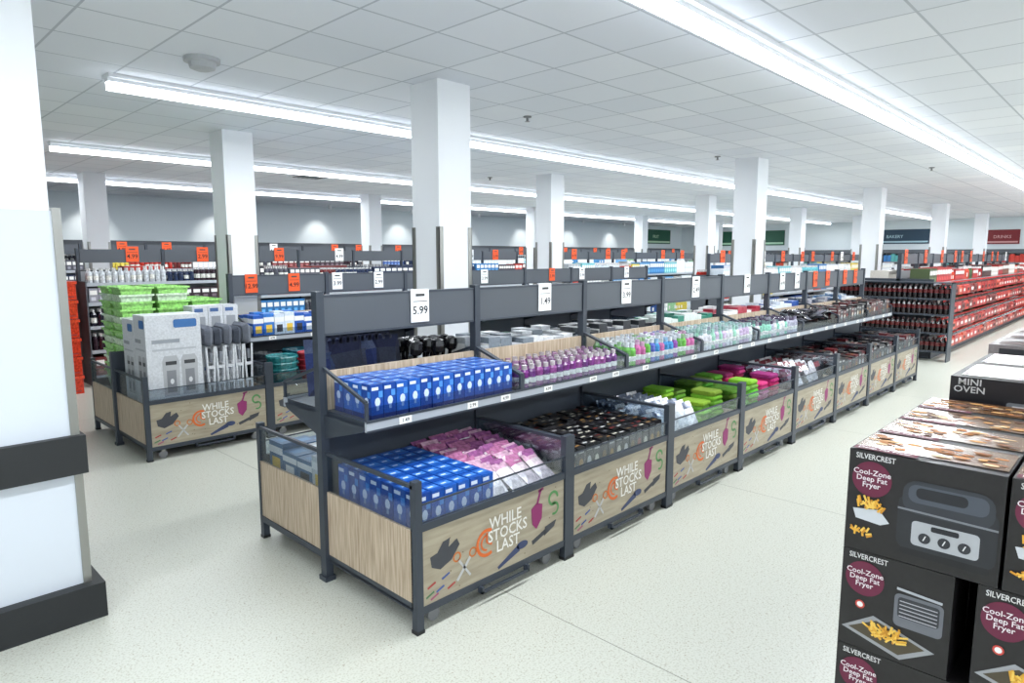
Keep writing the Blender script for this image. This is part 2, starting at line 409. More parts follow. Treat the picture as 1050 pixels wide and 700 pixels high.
# ---------------------------------------------------------------- product fills
def grid_boxes(mb, x0, x1, y0, y1, z, w, d, h, col, kind=None, fr=-1, hj=0):
    nx = max(1, int((x1 - x0) / w)); ny = max(1, int((y1 - y0) / d)); px = (x1 - x0) / nx; py = (y1 - y0) / ny
    for i in range(nx):
        for j in range(ny):
            c = col() if callable(col) else col
            hh = h + (U(-hj, hj) if hj else 0)
            a = x0 + i * px + .002 + U(0, .003); b = y0 + j * py + .002 + U(0, .003)
            mb.box(a, a + px - .006, b, b + py - .006, z, z + hh, PK, c)
            W = px - .006; D = py - .006
            Ff = frame((a, b, z), (1, 0, 0), (0, 0, 1)) if fr < 0 else frame((a + W, b + D, z), (-1, 0, 0), (0, 0, 1))
            Fl = frame((a, b + D, z), (0, -1, 0), (0, 0, 1))
            Ft = frame((a, b, z + hh), (1, 0, 0), (0, 1, 0))
            if kind == 'bulb':
                for F, ww in ((Ff, W), (Fl, D)):
                    quad(mb, .06 * ww, .6 * ww, .84 * hh, .93 * hh, F, (215, 225, 242), .0012)
                    disc(mb, .52 * ww, .50 * hh, .23 * ww, .13 * hh, F, (200, 214, 238), .0012, 8)
                    quad(mb, .42 * ww, .62 * ww, .26 * hh, .4 * hh, F, (120, 150, 200), .0013)
                    quad(mb, .0, ww, .0, .14 * hh, F, (14, 38, 108), .0011)
                    quad(mb, .62 * ww, .95 * ww, .62 * hh, .8 * hh, F, (70, 140, 220), .0011)
                quad(mb, .1 * W, .9 * W, .3 * D, .75 * D, Ft, (66, 128, 210), .0012)
                quad(mb, .2 * W, .6 * W, .45 * D, .58 * D, Ft, (205, 220, 245), .0016)
            elif kind == 'label':
                lc = random.choice(((205, 200, 185), (150, 112, 60), (190, 190, 190), (130, 44, 38), (70, 70, 76), (110, 84, 50)))
                for F, ww in ((Ff, W), (Fl, D)):
                    disc(mb, .5 * ww, .45 * hh, .28 * ww, .18 * hh, F, lc, .0012, 8)
                    quad(mb, .15 * ww, .85 * ww, .8 * hh, .88 * hh, F, (170, 170, 170), .0012)
                quad(mb, .2 * W, .8 * W, .4 * D, .6 * D, Ft, lc, .0012)
            elif kind == 'band':
                for F, ww in ((Ff, W), (Fl, D)):
                    quad(mb, 0, ww, .62 * hh, .85 * hh, F, (235, 235, 235), .0012)
                    quad(mb, .2 * ww, .8 * ww, .15 * hh, .5 * hh, F, random.choice(((230, 190, 70), (235, 235, 235), (50, 50, 60))), .0012)
                quad(mb, .15 * W, .85 * W, .3 * D, .7 * D, Ft, tuple(min(255, v + 40) for v in c), .0012)
def grid_bottles(mb, x0, x1, y0, y1, z, r, h, cols, cap=(235, 235, 235), n=9, label=True, hj=0):
    px = 2 * r + .006; nx = max(1, int((x1 - x0) / px)); ny = max(1, int((y1 - y0) / px)); H_ = h
    for i in range(nx):
        run = random.choice(cols)
        for j in range(ny):
            h = H_ + U(-hj, hj)
            c = run if R() < .8 else random.choice(cols)
            cx = x0 + (i + .5) * (x1 - x0) / nx; cy = y0 + (j + .5) * (y1 - y0) / ny
            lb = (225, 225, 222) if label else c
            cp = cap if R() < .6 else tuple((p + q) // 2 for p, q in zip(cap, c))
            mb.prof([(r, z), (r, z + .2 * h), (r * 1.01, z + .42 * h), (r, z + .68 * h), (r * .6, z + .8 * h), (r * .6, z + h)], PLB, [c, lb, c, c, cp], cx, cy, n)
def heap(mb, x0, x1, y0, y1, z0, z1, cnt, w, l, h, cols, tilt=25, col2=None, mat=None, rise=0.0, spin=.5, turn=True):
    for k in range(cnt):
        t = k / max(1, cnt - 1)
        y = U(y0 + l * .5, y1 - l * .5); yf = (y - y0) / (y1 - y0)
        M = Matrix.Translation((U(x0 + w * .5, x1 - w * .5), y, z0 + (z1 - z0) * (.35 + .65 * t) + rise * yf * t)) @ Matrix.Rotation(U(-spin, spin) + (random.choice((0, 0, 1.57)) if turn else 0), 4, 'Z') @ Matrix.Rotation(math.radians(U(-tilt, tilt)), 4, 'X') @ Matrix.Rotation(math.radians(U(-tilt, tilt)), 4, 'Y')
        mb.pillow(w, l, h, mat or PLB, random.choice(cols), M, random.choice(col2) if col2 else None)
def rack_packs(mb, x0, x1, y0, y1, z, w, l, h, cols, col2, lean=30, mat=None):
    """flat packets leaning in neat rows"""
    nx = max(1, int((x1 - x0) / w)); ny = max(1, int((y1 - y0) / (h * 1.3)))
    for i in range(nx):
        for j in range(ny):
            M = Matrix.Translation((x0 + (i + .5) * (x1 - x0) / nx + U(-.006, .006), y0 + (j + .5) * (y1 - y0) / ny, z + l * .48)) @ Matrix.Rotation(U(-.1, .1), 4, 'Z') @ Matrix.Rotation(math.radians(90 - lean + U(-6, 6)), 4, 'X')
            mb.pillow(w * .95, l, h, mat or PLB, random.choice(cols), M, random.choice(col2) if col2 else None)
def towels(mb, x0, x1, y0, y1, z, hs, cols, w=.2, d=.27):
    nx = max(1, int((x1 - x0) / w)); ny = max(1, int((y1 - y0) / d))
    for i in range(nx):
        for j in range(ny):
            c = cols[min(len(cols) - 1, int(i / nx * len(cols)))] if R() < .75 else random.choice(cols)
            zz = z; n = int((hs + U(-.04, .05)) / .045)
            for k in range(n):
                th = U(.038, .05); ax = x0 + (i + .5) * (x1 - x0) / nx; ay = y0 + (j + .5) * (y1 - y0) / ny
                cc = tuple(max(0, min(255, int(v * U(.75, 1.08)))) for v in c)
                M = Matrix.Translation((ax + U(-.008, .008), ay + U(-.012, .012), 0)) @ Matrix.Rotation(U(-.1, .1), 4, 'Z')
                mb.rbox(-w * .46, w * .46, -d * .46, d * .46, zz, zz + th, th * .45, FB, cc, M); zz += th * .98
def modx(i, g=G1X): return g + i * LM + .06, g + (i + 1) * LM - .06
BL = lambda: random.choice(((22, 78, 168), (28, 90, 182), (18, 68, 154)))

# ---- gondola 1 front
yl0, yl1 = G1Y - .85, G1Y - .06      # lower bin depth
yu0, yu1 = G1Y - .44, G1Y - .05      # upper shelf depth
ZL, ZU = .501, 1.076
mb = MB()
a, b = modx(0)
grid_boxes(mb, a, a + .56, yl0, yl1, ZL, .093, .1, .24, BL, 'bulb')
grid_boxes(mb, a, b, yu0, yu1, ZU, .082, .097, .2, BL, 'bulb', hj=.003)
mb.obj('blue_light_bulb_boxes')
mb = MB()
for i in range(4):
    cx = a + .58 + .075 + i * .142
    for j in range(17):
        y = yl0 + .12 + j * .038
        M = Matrix.Translation((cx + U(-.012, .012), y, ZL + .13 + .004 * j)) @ Matrix.Rotation(U(-.16, .16), 4, 'Z') @ Matrix.Rotation(math.radians(36 + U(-7, 7)), 4, 'X')
        mb.pillow(.138, .22, .032, PLB, random.choice(((222, 212, 217), (230, 223, 226), (210, 194, 203), (226, 226, 230))), M, random.choice(((176, 110, 150), (204, 164, 186), (150, 90, 140))))
mb.obj('pink_white_bagged_packets')
a, b = modx(1)
mb = MB()
grid_boxes(mb, a, b, yl0, yl1, ZL, .083, .083, .21, lambda: random.choice(((20, 20, 24), (28, 26, 28), (14, 14, 18))), 'label', hj=.012)
mb.obj('black_gift_boxes')
mb = MB()
grid_bottles(mb, a, b, yu0, yu1, ZU, .034, .16, [(118, 52, 124), (136, 70, 134), (100, 54, 114)], (176, 168, 172), hj=.006)
mb.obj('purple_lidded_jars')
a, b = modx(2)
mb = MB(); rack_packs(mb, a, a + .62, yl0 + .08, yl1 - .06, ZL, .15, .25, .05, [(212, 216, 222), (195, 202, 210), (226, 228, 232)], [(110, 120, 140), (215, 215, 220)], 25)
mb.obj('clear_bagged_packets')
mb = MB(); towels(mb, a + .66, b, yl0 + .02, yl1, ZL, .27, [(116, 180, 40), (108, 172, 44), (66, 70, 150)])
c, d = modx(3)
towels(mb, c, c + .62, yl0 + .02, yl1, ZL, .28, [(122, 188, 44), (114, 178, 50), (126, 190, 56)])
towels(mb, c + .64, d, yl0 + .02, yl1, ZL, .28, [(200, 54, 124), (176, 38, 104), (56, 50, 60)])
mb.obj('folded_towel_stacks')
mb = MB(); grid_bottles(mb, a, b, yu0, yu1, ZU, .034, .20, [(104, 174, 78), (96, 158, 78), (138, 80, 160), (66, 136, 190), (190, 104, 156), (90, 100, 180)], (200, 206, 212), hj=.012)
a, b = modx(3); grid_bottles(mb, a, b, yu0, yu1, ZU, .033, .2, [(215, 225, 222), (150, 200, 178), (214, 214, 222), (196, 176, 206), (120, 160, 200)], (150, 180, 178), hj=.012)
a, b = modx(4); grid_bottles(mb, a, b, yu0, yu1, ZU, .033, .19, [(216, 216, 222), (176, 176, 194), (140, 200, 180)], (80, 70, 92), hj=.012)
mb.obj('coloured_drink_bottles')
mb = MB()
a, b = modx(4); rack_packs(mb, a, b, yl0 + .08, yl1 - .06, ZL, .16, .25, .05, [(50, 50, 58), (170, 170, 178), (34, 34, 40)], [(190, 190, 195), (110, 50, 60)], 25)
a, b = modx(5); heap(mb, a, b, yu0, yu1, ZU + .06, ZU + .2, 50, .18, .18, .05, [(24, 24, 28), (36, 34, 40), (100, 100, 110)], 20)
mb.obj('dark_bagged_accessories')
mb = MB()
for i in (5, 6, 7):
    a, b = modx(i)
    grid_boxes(mb, a, b, yl0, yl1, ZL, .115, .13, .24, lambda: random.choice(((28, 26, 30), (22, 22, 26), (96, 24, 30), (52, 48, 54))), 'label', hj=.04)
    if i > 5: grid_boxes(mb, a, b, yu0, yu1, ZU, .11, .13, .2, lambda: random.choice(((24, 24, 28), (80, 24, 28), (34, 34, 40))), 'label', hj=.04)
mb.obj('black_red_gift_boxes')
# ---- gondola 1 back side
by0, by1 = G1Y + .06, G1Y + .85; bu0, bu1 = G1Y + .05, G1Y + .44
mb = MB(); a, b = modx(0)
for k in range(9):
    x = a + .11 + .055 * k
    M = Matrix.Translation((x, G1Y + .25 + U(-.04, .04), ZU + .21)) @ Matrix.Rotation(U(-.2, .2), 4, 'Z') @ Matrix.Rotation(U(-.12, .12), 4, 'Y') @ Matrix.Rotation(math.radians(78), 4, 'X')
    mb.pillow(.25, .36, .12, FB, random.choice(((34, 48, 96), (48, 62, 96), (30, 94, 124), (44, 50, 68), (60, 66, 86))), M, random.choice(((24, 30, 60), (70, 80, 110))))
    arc(mb, 0, 0, .07, .02, 0, 180, frame((x, G1Y + .22, ZU + .36), (1, 0, 0), (0, 0, 1)), (26, 32, 54))
mb.obj('navy_shopping_bags')
mb = MB()
for k in range(16):
    x = a + .74 + .026 * k; y = G1Y + U(.12, .38)
    M = Matrix.Translation((x, y, ZU + .18)) @ Matrix.Rotation(U(-.25, .25), 4, 'Y') @ Matrix.Rotation(U(-.25, .25), 4, 'X')
    mb.prof([(.012, -.17), (.014, .05), (.045, .07), (.05, .11), (.04, .15), (.01, .16)], PLB, (24, 24, 28), 0, 0, 10, M)
mb.obj('black_kitchen_ladles')
mb = MB()
PAL = [[(70, 110, 150), (200, 205, 212)], [(176, 180, 186), (214, 216, 220), (120, 130, 140)], [(36, 40, 46), (80, 84, 90)], [(50, 130, 110), (210, 220, 216)], [(170, 50, 70), (225, 225, 225)], [(34, 80, 160), (215, 222, 232)], [(150, 150, 160), (60, 70, 90)]]
for i in range(8):
    a, b = modx(i); p = PAL[i % 7]
    grid_boxes(mb, a, b, by0, by1, ZL, .14, .16, .2, lambda: random.choice(p), 'band', 1, .03)
    if i > 0: grid_boxes(mb, a, b, bu0, bu1, ZU, .12, .13, .27, lambda: random.choice(p), 'band', 1, .04)
mb.obj('boxed_household_goods')

# ---- gondola 2 first module
mb = MB()
zf = ZL
def big_carton(mb, x0, x1, y0, y1, z0, z1):
    mb.box(x0, x1, y0, y1, z0, z1, PK, (210, 213, 218))
    for F, w in ((frame((x0, y0, z0), (1, 0, 0), (0, 0, 1)), x1 - x0), (frame((x0, y1, z0), (0, -1, 0), (0, 0, 1)), y1 - y0)):
        h = z1 - z0
        rrect(mb, .5 * w, .93 * w, .86 * h, .95 * h, .02, F, (60, 110, 170))
        for u in (.42, .76):
            shape(mb, [((u - .15) * w, .12 * h), ((u + .13) * w, .12 * h), ((u + .15) * w, .5 * h), ((u + .10) * w, .56 * h), ((u - .12) * w, .56 * h), ((u - .16) * w, .5 * h)], F, (176, 178, 182))
            quad(mb, (u - .09) * w, (u + .08) * w, .16 * h, .40 * h, F, (128, 130, 136), .003)
            disc(mb, u * w, .28 * h, .035 * w, .03 * h, F, (216, 218, 220), .004, 12)
            quad(mb, (u - .1) * w, (u + .1) * w, .46 * h, .5 * h, F, (60, 62, 66), .003)
        quad(mb, .1 * w, .9 * w, .62 * h, .64 * h, F, (180, 184, 190)); quad(mb, .1 * w, .6 * w, .7 * h, .74 * h, F, (150, 155, 162))
big_carton(mb, 2.10, 2.62, 6.96, 7.3, zf, 1.42)
big_carton(mb, 2.10, 2.62, 7.32, 7.66, zf, 1.36)
for q in range(3):
    for lay in range(3):
        xx = 2.72 + q * .165; zz = zf + lay * .32
        mb.box(xx, xx + .16, 7.42, 7.68, zz, zz + .315, PK, (206, 209, 214))
        quad(mb, .03, .13, .05, .2, frame((xx, 7.42, zz), (1, 0, 0), (0, 0, 1)), (150, 154, 160)); quad(mb, .02, .11, .25, .29, frame((xx, 7.42, zz), (1, 0, 0), (0, 0, 1)), (70, 100, 150))
mb.obj('white_appliance_carton')
mb = MB()
for k in range(5):
    x = 2.72 + .1 * k
    for yy in (7.0, 7.3):
        for s in (-1, 1):
            M = Matrix.Translation((x, yy, zf)) @ Matrix.Rotation(s * .035, 4, 'Y')
            mb.prof([(.011, 0), (.011, .56)], PK, (214, 217, 222), 0, 0, 8, M @ Matrix.Translation((s * .022, 0, 0)))
        for zz in (.16, .33):
            mb.box(x - .03, x + .03, yy - .012, yy + .012, zf + zz, zf + zz + .03, PK, (206, 209, 214))
        mb.box(x - .012, x + .012, yy - .014, yy + .014, zf + .40, zf + .5, PK, (120, 124, 132))
    mb.rbox(x - .044, x + .044, 6.97, 7.34, zf + .56, zf + .78 - .03 * (k % 2), .04, FB, (74, 80, 92) if k % 2 else (108, 113, 124))
mb.obj('folding_step_stools')
mb = MB()
def tub(mb, cx, cy, z, w, d, h, c, t=.012):
    """open tapered tub with rim"""
    P = lambda s, zz: [(cx - w * s / 2, cy - d * s / 2, zz), (cx + w * s / 2, cy - d * s / 2, zz), (cx + w * s / 2, cy + d * s / 2, zz), (cx - w * s / 2, cy + d * s / 2, zz)]
    vs = P(.84, z) + P(1, z + h) + P(1.08, z + h) + P(1.08, z + h - .02) + P(.96, z + h) + P(.8, z + .012)
    fs = [(3, 2, 1, 0)]
    for i in range(4):
        j = (i + 1) % 4
        fs += [(i, j, 4 + j, 4 + i), (4 + i, 4 + j, 8 + j, 8 + i), (8 + i, 8 + j, 12 + j, 12 + i), (16 + j, 16 + i, 20 + i, 20 + j), (4 + i, 4 + j, 16 + j, 16 + i)]
    fs.append((20, 21, 22, 23))
    mb.poly(vs, fs, PLB, c)
for cx, n in ((2.31, 14), (2.68, 14), (3.04, 12)):
    for cy in (8.0, 8.38):
        for k in range(n):
            tub(mb, cx + U(-.008, .008), cy, zf + .078 * k, .32, .32, .15, (166, 228, 128) if k % 3 else (218, 238, 210))
mb.obj('stacked_green_storage_tubs')
mb = MB()
for cx, cy, c in ((3.55, 7.1, (40, 120, 124)), (3.95, 7.12, (156, 50, 60)), (3.55, 7.48, (60, 66, 74)), (3.95, 7.5, (50, 116, 136)), (4.33, 7.1, (80, 86, 94))):
    for k in range(3):
        mb.prof([(.12, zf + .07 * k), (.17, zf + .07 * k + .22), (.18, zf + .07 * k + .22), (.175, zf + .07 * k + .235), (.16, zf + .07 * k + .22), (.11, zf + .07 * k + .02)], PLB, c, cx, cy, 18)
mb.obj('round_laundry_baskets')
mb = MB()
for i in range(1, 8):
    a, b = modx(i, G2X); p = PAL[(i * 3 + 5) % 7] if i > 2 else [(34, 90, 180), (210, 222, 236), (50, 120, 200)]
    if i > 2: grid_boxes(mb, a, b, G2Y - .85, G2Y - .06, ZL, .14, .16, .22, lambda: random.choice(p), 'band', -1, .03)
    grid_boxes(mb, a, b, G2Y - .44, G2Y - .05, ZU, .12, .13, .24, lambda: random.choice(p), 'band', -1, .02)
    if i in NB2: continue
    grid_boxes(mb, a, b, G2Y + .06, G2Y + .85, ZL, .14, .16, .22, lambda: random.choice(p), 'band', 1, .03)
    grid_boxes(mb, a, b, G2Y + .05, G2Y + .44, ZU, .12, .13, .25, lambda: random.choice(p), 'band', 1, .02)
a, b = modx(2, G2X); heap(mb, a, b, G2Y - .85, G2Y - .1, ZL + .08, ZL + .3, 60, .22, .25, .07, [(60, 64, 72), (130, 134, 140), (44, 80, 100)], 18)
mb.obj('boxed_homeware')

# ---------------------------------------------------------------- grocery gondolas
def fill_shelf(mb, x0, x1, yf, dirn, z, hmax, pal, depth=.34, boxp=.5):
    x = x0
    while x < x1 - .05:
        kind = 'box' if R() < boxp else 'bottle'; c = random.choice(pal)
        w = U(.08, .15) if kind == 'box' else U(.07, .1); h = hmax * U(.7, .97); n = random.randint(4, 9)
        for k in range(n):
            if x + w > x1: break
            if kind == 'box':
                ya, yb = sorted((yf, yf + dirn * depth))
                mb.box(x + .003, x + w - .003, ya, yb, z + .001, z + h, PK, c)
                F = frame((x + .003, ya, z), (1, 0, 0), (0, 0, 1)) if dirn > 0 else frame((x + w - .003, yb, z), (-1, 0, 0), (0, 0, 1))
                quad(mb, .1 * w, .85 * w, h * .55, h * .85, F, (230, 230, 226)); quad(mb, .2 * w, .7 * w, h * .15, h * .4, F, tuple(min(255, v + 60) for v in c))
            else:
                for j in range(2):
                    r = w / 2 - .003; cy = yf + dirn * (r + j * w)
                    mb.prof([(r, z + .001), (r, z + h * .2), (r, z + h * .5), (r * .95, z + h * .68), (r * .38, z + h * .82), (r * .4, z + h)], PLB, [c, random.choice(((226, 226, 220), c)), c, c, (215, 215, 215)], x + w / 2, cy, 7)
            x += w
        x += .015
def grocery(x0, x1, yc, top, pal, levels, signs=True, orange=True, endpal=None, gname='grocery_shelving_gondola', pname='stocked_groceries', depth=.42, cw=.15, pr_card=.75, boxp=.5):
    mb = MB(); pr = MB()
    mb.box(x0, x1, yc - .02, yc + .02, 0, top - .1, SHELFM)
    mb.box(x0, x1, yc - depth - .04, yc + depth + .04, 0, .125, SLATE)
    n = max(1, round((x1 - x0) / 1.25)); L = (x1 - x0) / n
    for i in range(n + 1):
        x = x0 + i * L
        mb.box(x - .02, x + .02, yc - .035, yc + .035, 0, top + (.25 if signs else 0), SLATE)
    for li, z in enumerate(levels):
        d = depth - .02 * li
        mb.box(x0, x1, yc - d, yc + d, z - .03, z, SHELFM)
        for s in (-1, 1):
            ya, yb = sorted((yc + s * d, yc + s * (d + .015)))
            mb.box(x0, x1, ya, yb, z - .045, z + .005, RAIL)
        zn = levels[li + 1] - .04 if li + 1 < len(levels) else top
        for s in (-1, 1):
            fill_shelf(pr, x0 + .03, x1 - .03, yc + s * (d - .01), -s, z, zn - z - .02, pal, .34, boxp)
    mb.box(x0 - .02, x0, yc - depth, yc + depth, 0, top - .25, BOARD if not endpal else SLATE)
    mb.box(x1, x1 + .02, yc - depth, yc + depth, 0, top - .25, BOARD)
    if endpal:
        for z in (.2, .55, .9, 1.2):
            mb.box(x0 - .36, x0 - .02, yc - depth - .35, yc + depth + .35, z - .03, z, SLATE)
            y = yc - depth - .33
            while y < yc + depth + .28:
                r = .04
                for j in range(2):
                    pr.prof([(r, z), (r, z + .1), (r, z + .17), (r * .4, z + .22), (r * .4, z + .26)], PLB, [endpal[0], endpal[1], endpal[0], endpal[2]], x0 - .31 + j * .09, y + r, 8)
                y += .088
        mb.box(x0 - .36, x0 - .02, yc - depth - .37, yc - depth - .35, 0, 1.5, SLATE); mb.box(x0 - .36, x0 - .02, yc + depth + .35, yc + depth + .37, 0, 1.5, SLATE)
        mb.box(x0 - .36, x0 - .02, yc - depth - .37, yc + depth + .37, 1.48, 1.5, SLATE)
    if signs:
        for i in range(n):
            a = x0 + i * L + .03; b = a + L - .06
            mb.box(a, b, yc - .02, yc + .02, top + .03, top + .24, BOARD)
            if R() < pr_card: price_card(mb, a + U(.2, L - .3), yc - .035, top + .04, random.choice(('2.99', '9.99', '1.49', '4.99')), orange and R() < .9, cw, cw * 1.3)
    mb.obj(gname); pr.obj(pname)
DARK = [(34, 34, 46), (50, 34, 44), (30, 44, 74), (80, 80, 90), (140, 140, 150), (110, 44, 44), (26, 28, 36)]
MIX = [(180, 50, 40), (40, 110, 170), (200, 205, 210), (80, 160, 160), (215, 218, 222), (210, 190, 80), (50, 80, 140), (220, 222, 226)]
CLEAN = [(215, 220, 226), (110, 180, 190), (225, 228, 230), (80, 140, 190), (195, 205, 215), (150, 195, 150)]
REDS = [(168, 34, 32), (180, 52, 38), (150, 28, 30), (190, 66, 44), (52, 30, 28), (96, 50, 34), (206, 200, 190), (70, 84, 50)]
grocery(2.75, 12.6, 12.03, 1.86, DARK + MIX[:3], [.16, .55, .92, 1.28, 1.58], cw=.19, pr_card=.95)
grocery(14.4, 28, 12.03, 1.86, CLEAN + MIX, [.16, .6, 1.0, 1.42], cw=.22, pr_card=.9)
grocery(2.5, 12.6, 16.2, 2.0, DARK + MIX, [.16, .6, 1.0, 1.4, 1.7], cw=.2)
grocery(14.4, 28, 16.2, 2.0, CLEAN, [.16, .6, 1.0, 1.4, 1.7], cw=.2)
grocery(14.4, 28, 7.55, 1.8, CLEAN + MIX, [.16, .6, 1.0, 1.4], cw=.22, pr_card=.9)
grocery(14.9, 28, 3.7, 1.80, REDS, [.16, .5, .85, 1.2, 1.46], endpal=((22, 15, 17), (84, 28, 30), (50, 28, 32)), depth=.62, orange=True, cw=.22, pr_card=.9, boxp=.65)
mb = MB()
x = 15.0
while x < 27.5:
    for z in (.16, .5, .85, 1.2):
        c = random.choice(((178, 34, 30), (190, 52, 38), (160, 28, 30), (200, 76, 50), (120, 36, 30), (176, 40, 36)))
        for q in range(3):   # shrink-wrapped bottles in a row behind a wrap band
            mb.prof([(.055, z + .003), (.058, z + .15), (.05, z + .2), (.022, z + .25), (.022, z + .28)], PLB, [c, c, (60, 26, 24), (190, 40, 36)], x + .07 + q * .12, 2.97, 8)
        mb.box(x, x + .37, 2.90, 3.04, z + .003, z + .15 + U(0, .05), PK, c)
        F = frame((x, 2.90, z), (1, 0, 0), (0, 0, 1)); quad(mb, .08, .22 + U(0, .1), .06, .12, F, random.choice(((222, 190, 180), (236, 230, 226), (60, 24, 24))))
    x += .4
mb.obj('red_drink_multipacks')
# stacked red crates at left
mb = MB()
for (cx, cy) in ((2.3, 11.35), (2.3, 11.85), (2.3, 12.35)):
    for k in range(6):
        z = .0 + k * .275
        mb.box(cx - .2, cx + .2, cy - .2, cy + .2, z, z + .25, PLB, (216, 62, 38)); mb.box(cx - .215, cx + .215, cy - .215, cy + .215, z + .22, z + .262, PLB, (226, 72, 44))
        F = frame((cx - .2, cy - .2, z), (1, 0, 0), (0, 0, 1)); quad(mb, .12, .28, .12, .17, F, (120, 30, 24)); quad(mb, .03, .37, .03, .05, F, (160, 40, 30))
mb.obj('red_crate_stack')

# wall shelving at back + end
mb = MB(); pr = MB()
for z in (.16, .6, 1.0, 1.4, 1.8):
    mb.box(-2, 31, 17.9, 18.38, z - .03, z, SHELFM); mb.box(-2, 31, 17.885, 17.9, z - .045, z + .005, RAIL)
    fill_shelf(pr, -1.9, 30.9, 17.92, 1, z, .34, MIX + DARK)
mb.box(-2, 31, 17.9, 18.38, 0, .12, SLATE); mb.box(-2, 31, 17.88, 18.38, 2.2, 2.36, BOARD)
for k in range(27): mb.box(-2 + k * 1.25, -1.96 + k * 1.25, 18.3, 18.38, 0, 2.2, SLATE)
mb.obj('wall_shelving_unit'); pr.obj('wall_shelf_groceries')
mb = MB(); pr = MB()
for z in (.16, .6, 1.0, 1.4, 1.75):
    mb.box(31.5, 31.98, -4, 17.4, z - .03, z, SHELFM)
    for q in range(140):
        if q % 5 == 0: c = random.choice(MIX + REDS + DARK)
        y = -3.9 + q * .151
        pr.box(31.55, 31.9, y + .004, y + .146, z + .001, z + .001 + U(.24, .33), PK, c)
mb.box(31.5, 31.98, -4, 17.4, 0, .13, SLATE); mb.box(31.5, 31.98, -4, 17.4, 2.1, 2.25, BOARD)
for k in range(18): mb.box(31.94, 31.98, -4 + k * 1.25, -3.96 + k * 1.25, 0, 2.1, SLATE)
mb.obj('end_wall_shelving'); pr.obj('end_wall_groceries')

# wall posters
def wall_sign(name, o, right, w, h, bg, t, tc):
    mb = MB(); F = frame(o, right, (0, 0, 1))
    mb.box(0, w, 0, h, 0, .03, FLAT, bg, F); text(mb, t, h * .3, w / 2, h * .5, F, tc, .034)
    quad(mb, .05, w - .05, .05, h * .2, F, tc, .033); mb.obj(name)
wall_sign('wall_poster', (X1 - .01, 5.0, 2.45), (0, -1, 0), 1.1, .55, (120, 28, 36), 'DRINKS', (200, 150, 150))
wall_sign('wall_poster', (X1 - .01, 9.5, 2.5), (0, -1, 0), 2.6, .6, (34, 60, 80), 'BAKERY', (160, 190, 200))
wall_sign('wall_poster', (X1 - .01, 16.3, 2.5), (0, -1, 0), 3.4, .7, (24, 80, 60), 'FRESH', (170, 210, 180))
wall_sign('wall_poster', (28.0, Y1 - .01, 2.6), (1, 0, 0), 2.8, .7, (24, 80, 60), 'FRUIT', (180, 210, 180))
# wall washer spots
fx = MB()
for k in range(9):
    x = 1.5 + 3.0 * k
    fx.prof([(.05, H), (.05, H - .12), (.04, H - .13)], WHITE, (255,) * 3, x, 17.6, 12)
wo = fx.obj('wall_washer_spotlights')
for k in range(9):
    x = 1.5 + 3.0 * k
    l = bpy.data.lights.new('spot', 'SPOT'); l.energy = 55; l.spot_size = 1.3; l.spot_blend = .8; l.shadow_soft_size = .04; l.color = (1, .98, .94)
    lo = bpy.data.objects.new('spot', l); bpy.context.collection.objects.link(lo); lo.location = (x, 17.6, H - .14)
    lo.rotation_euler = (math.radians(38), 0, 0); lo.parent = wo

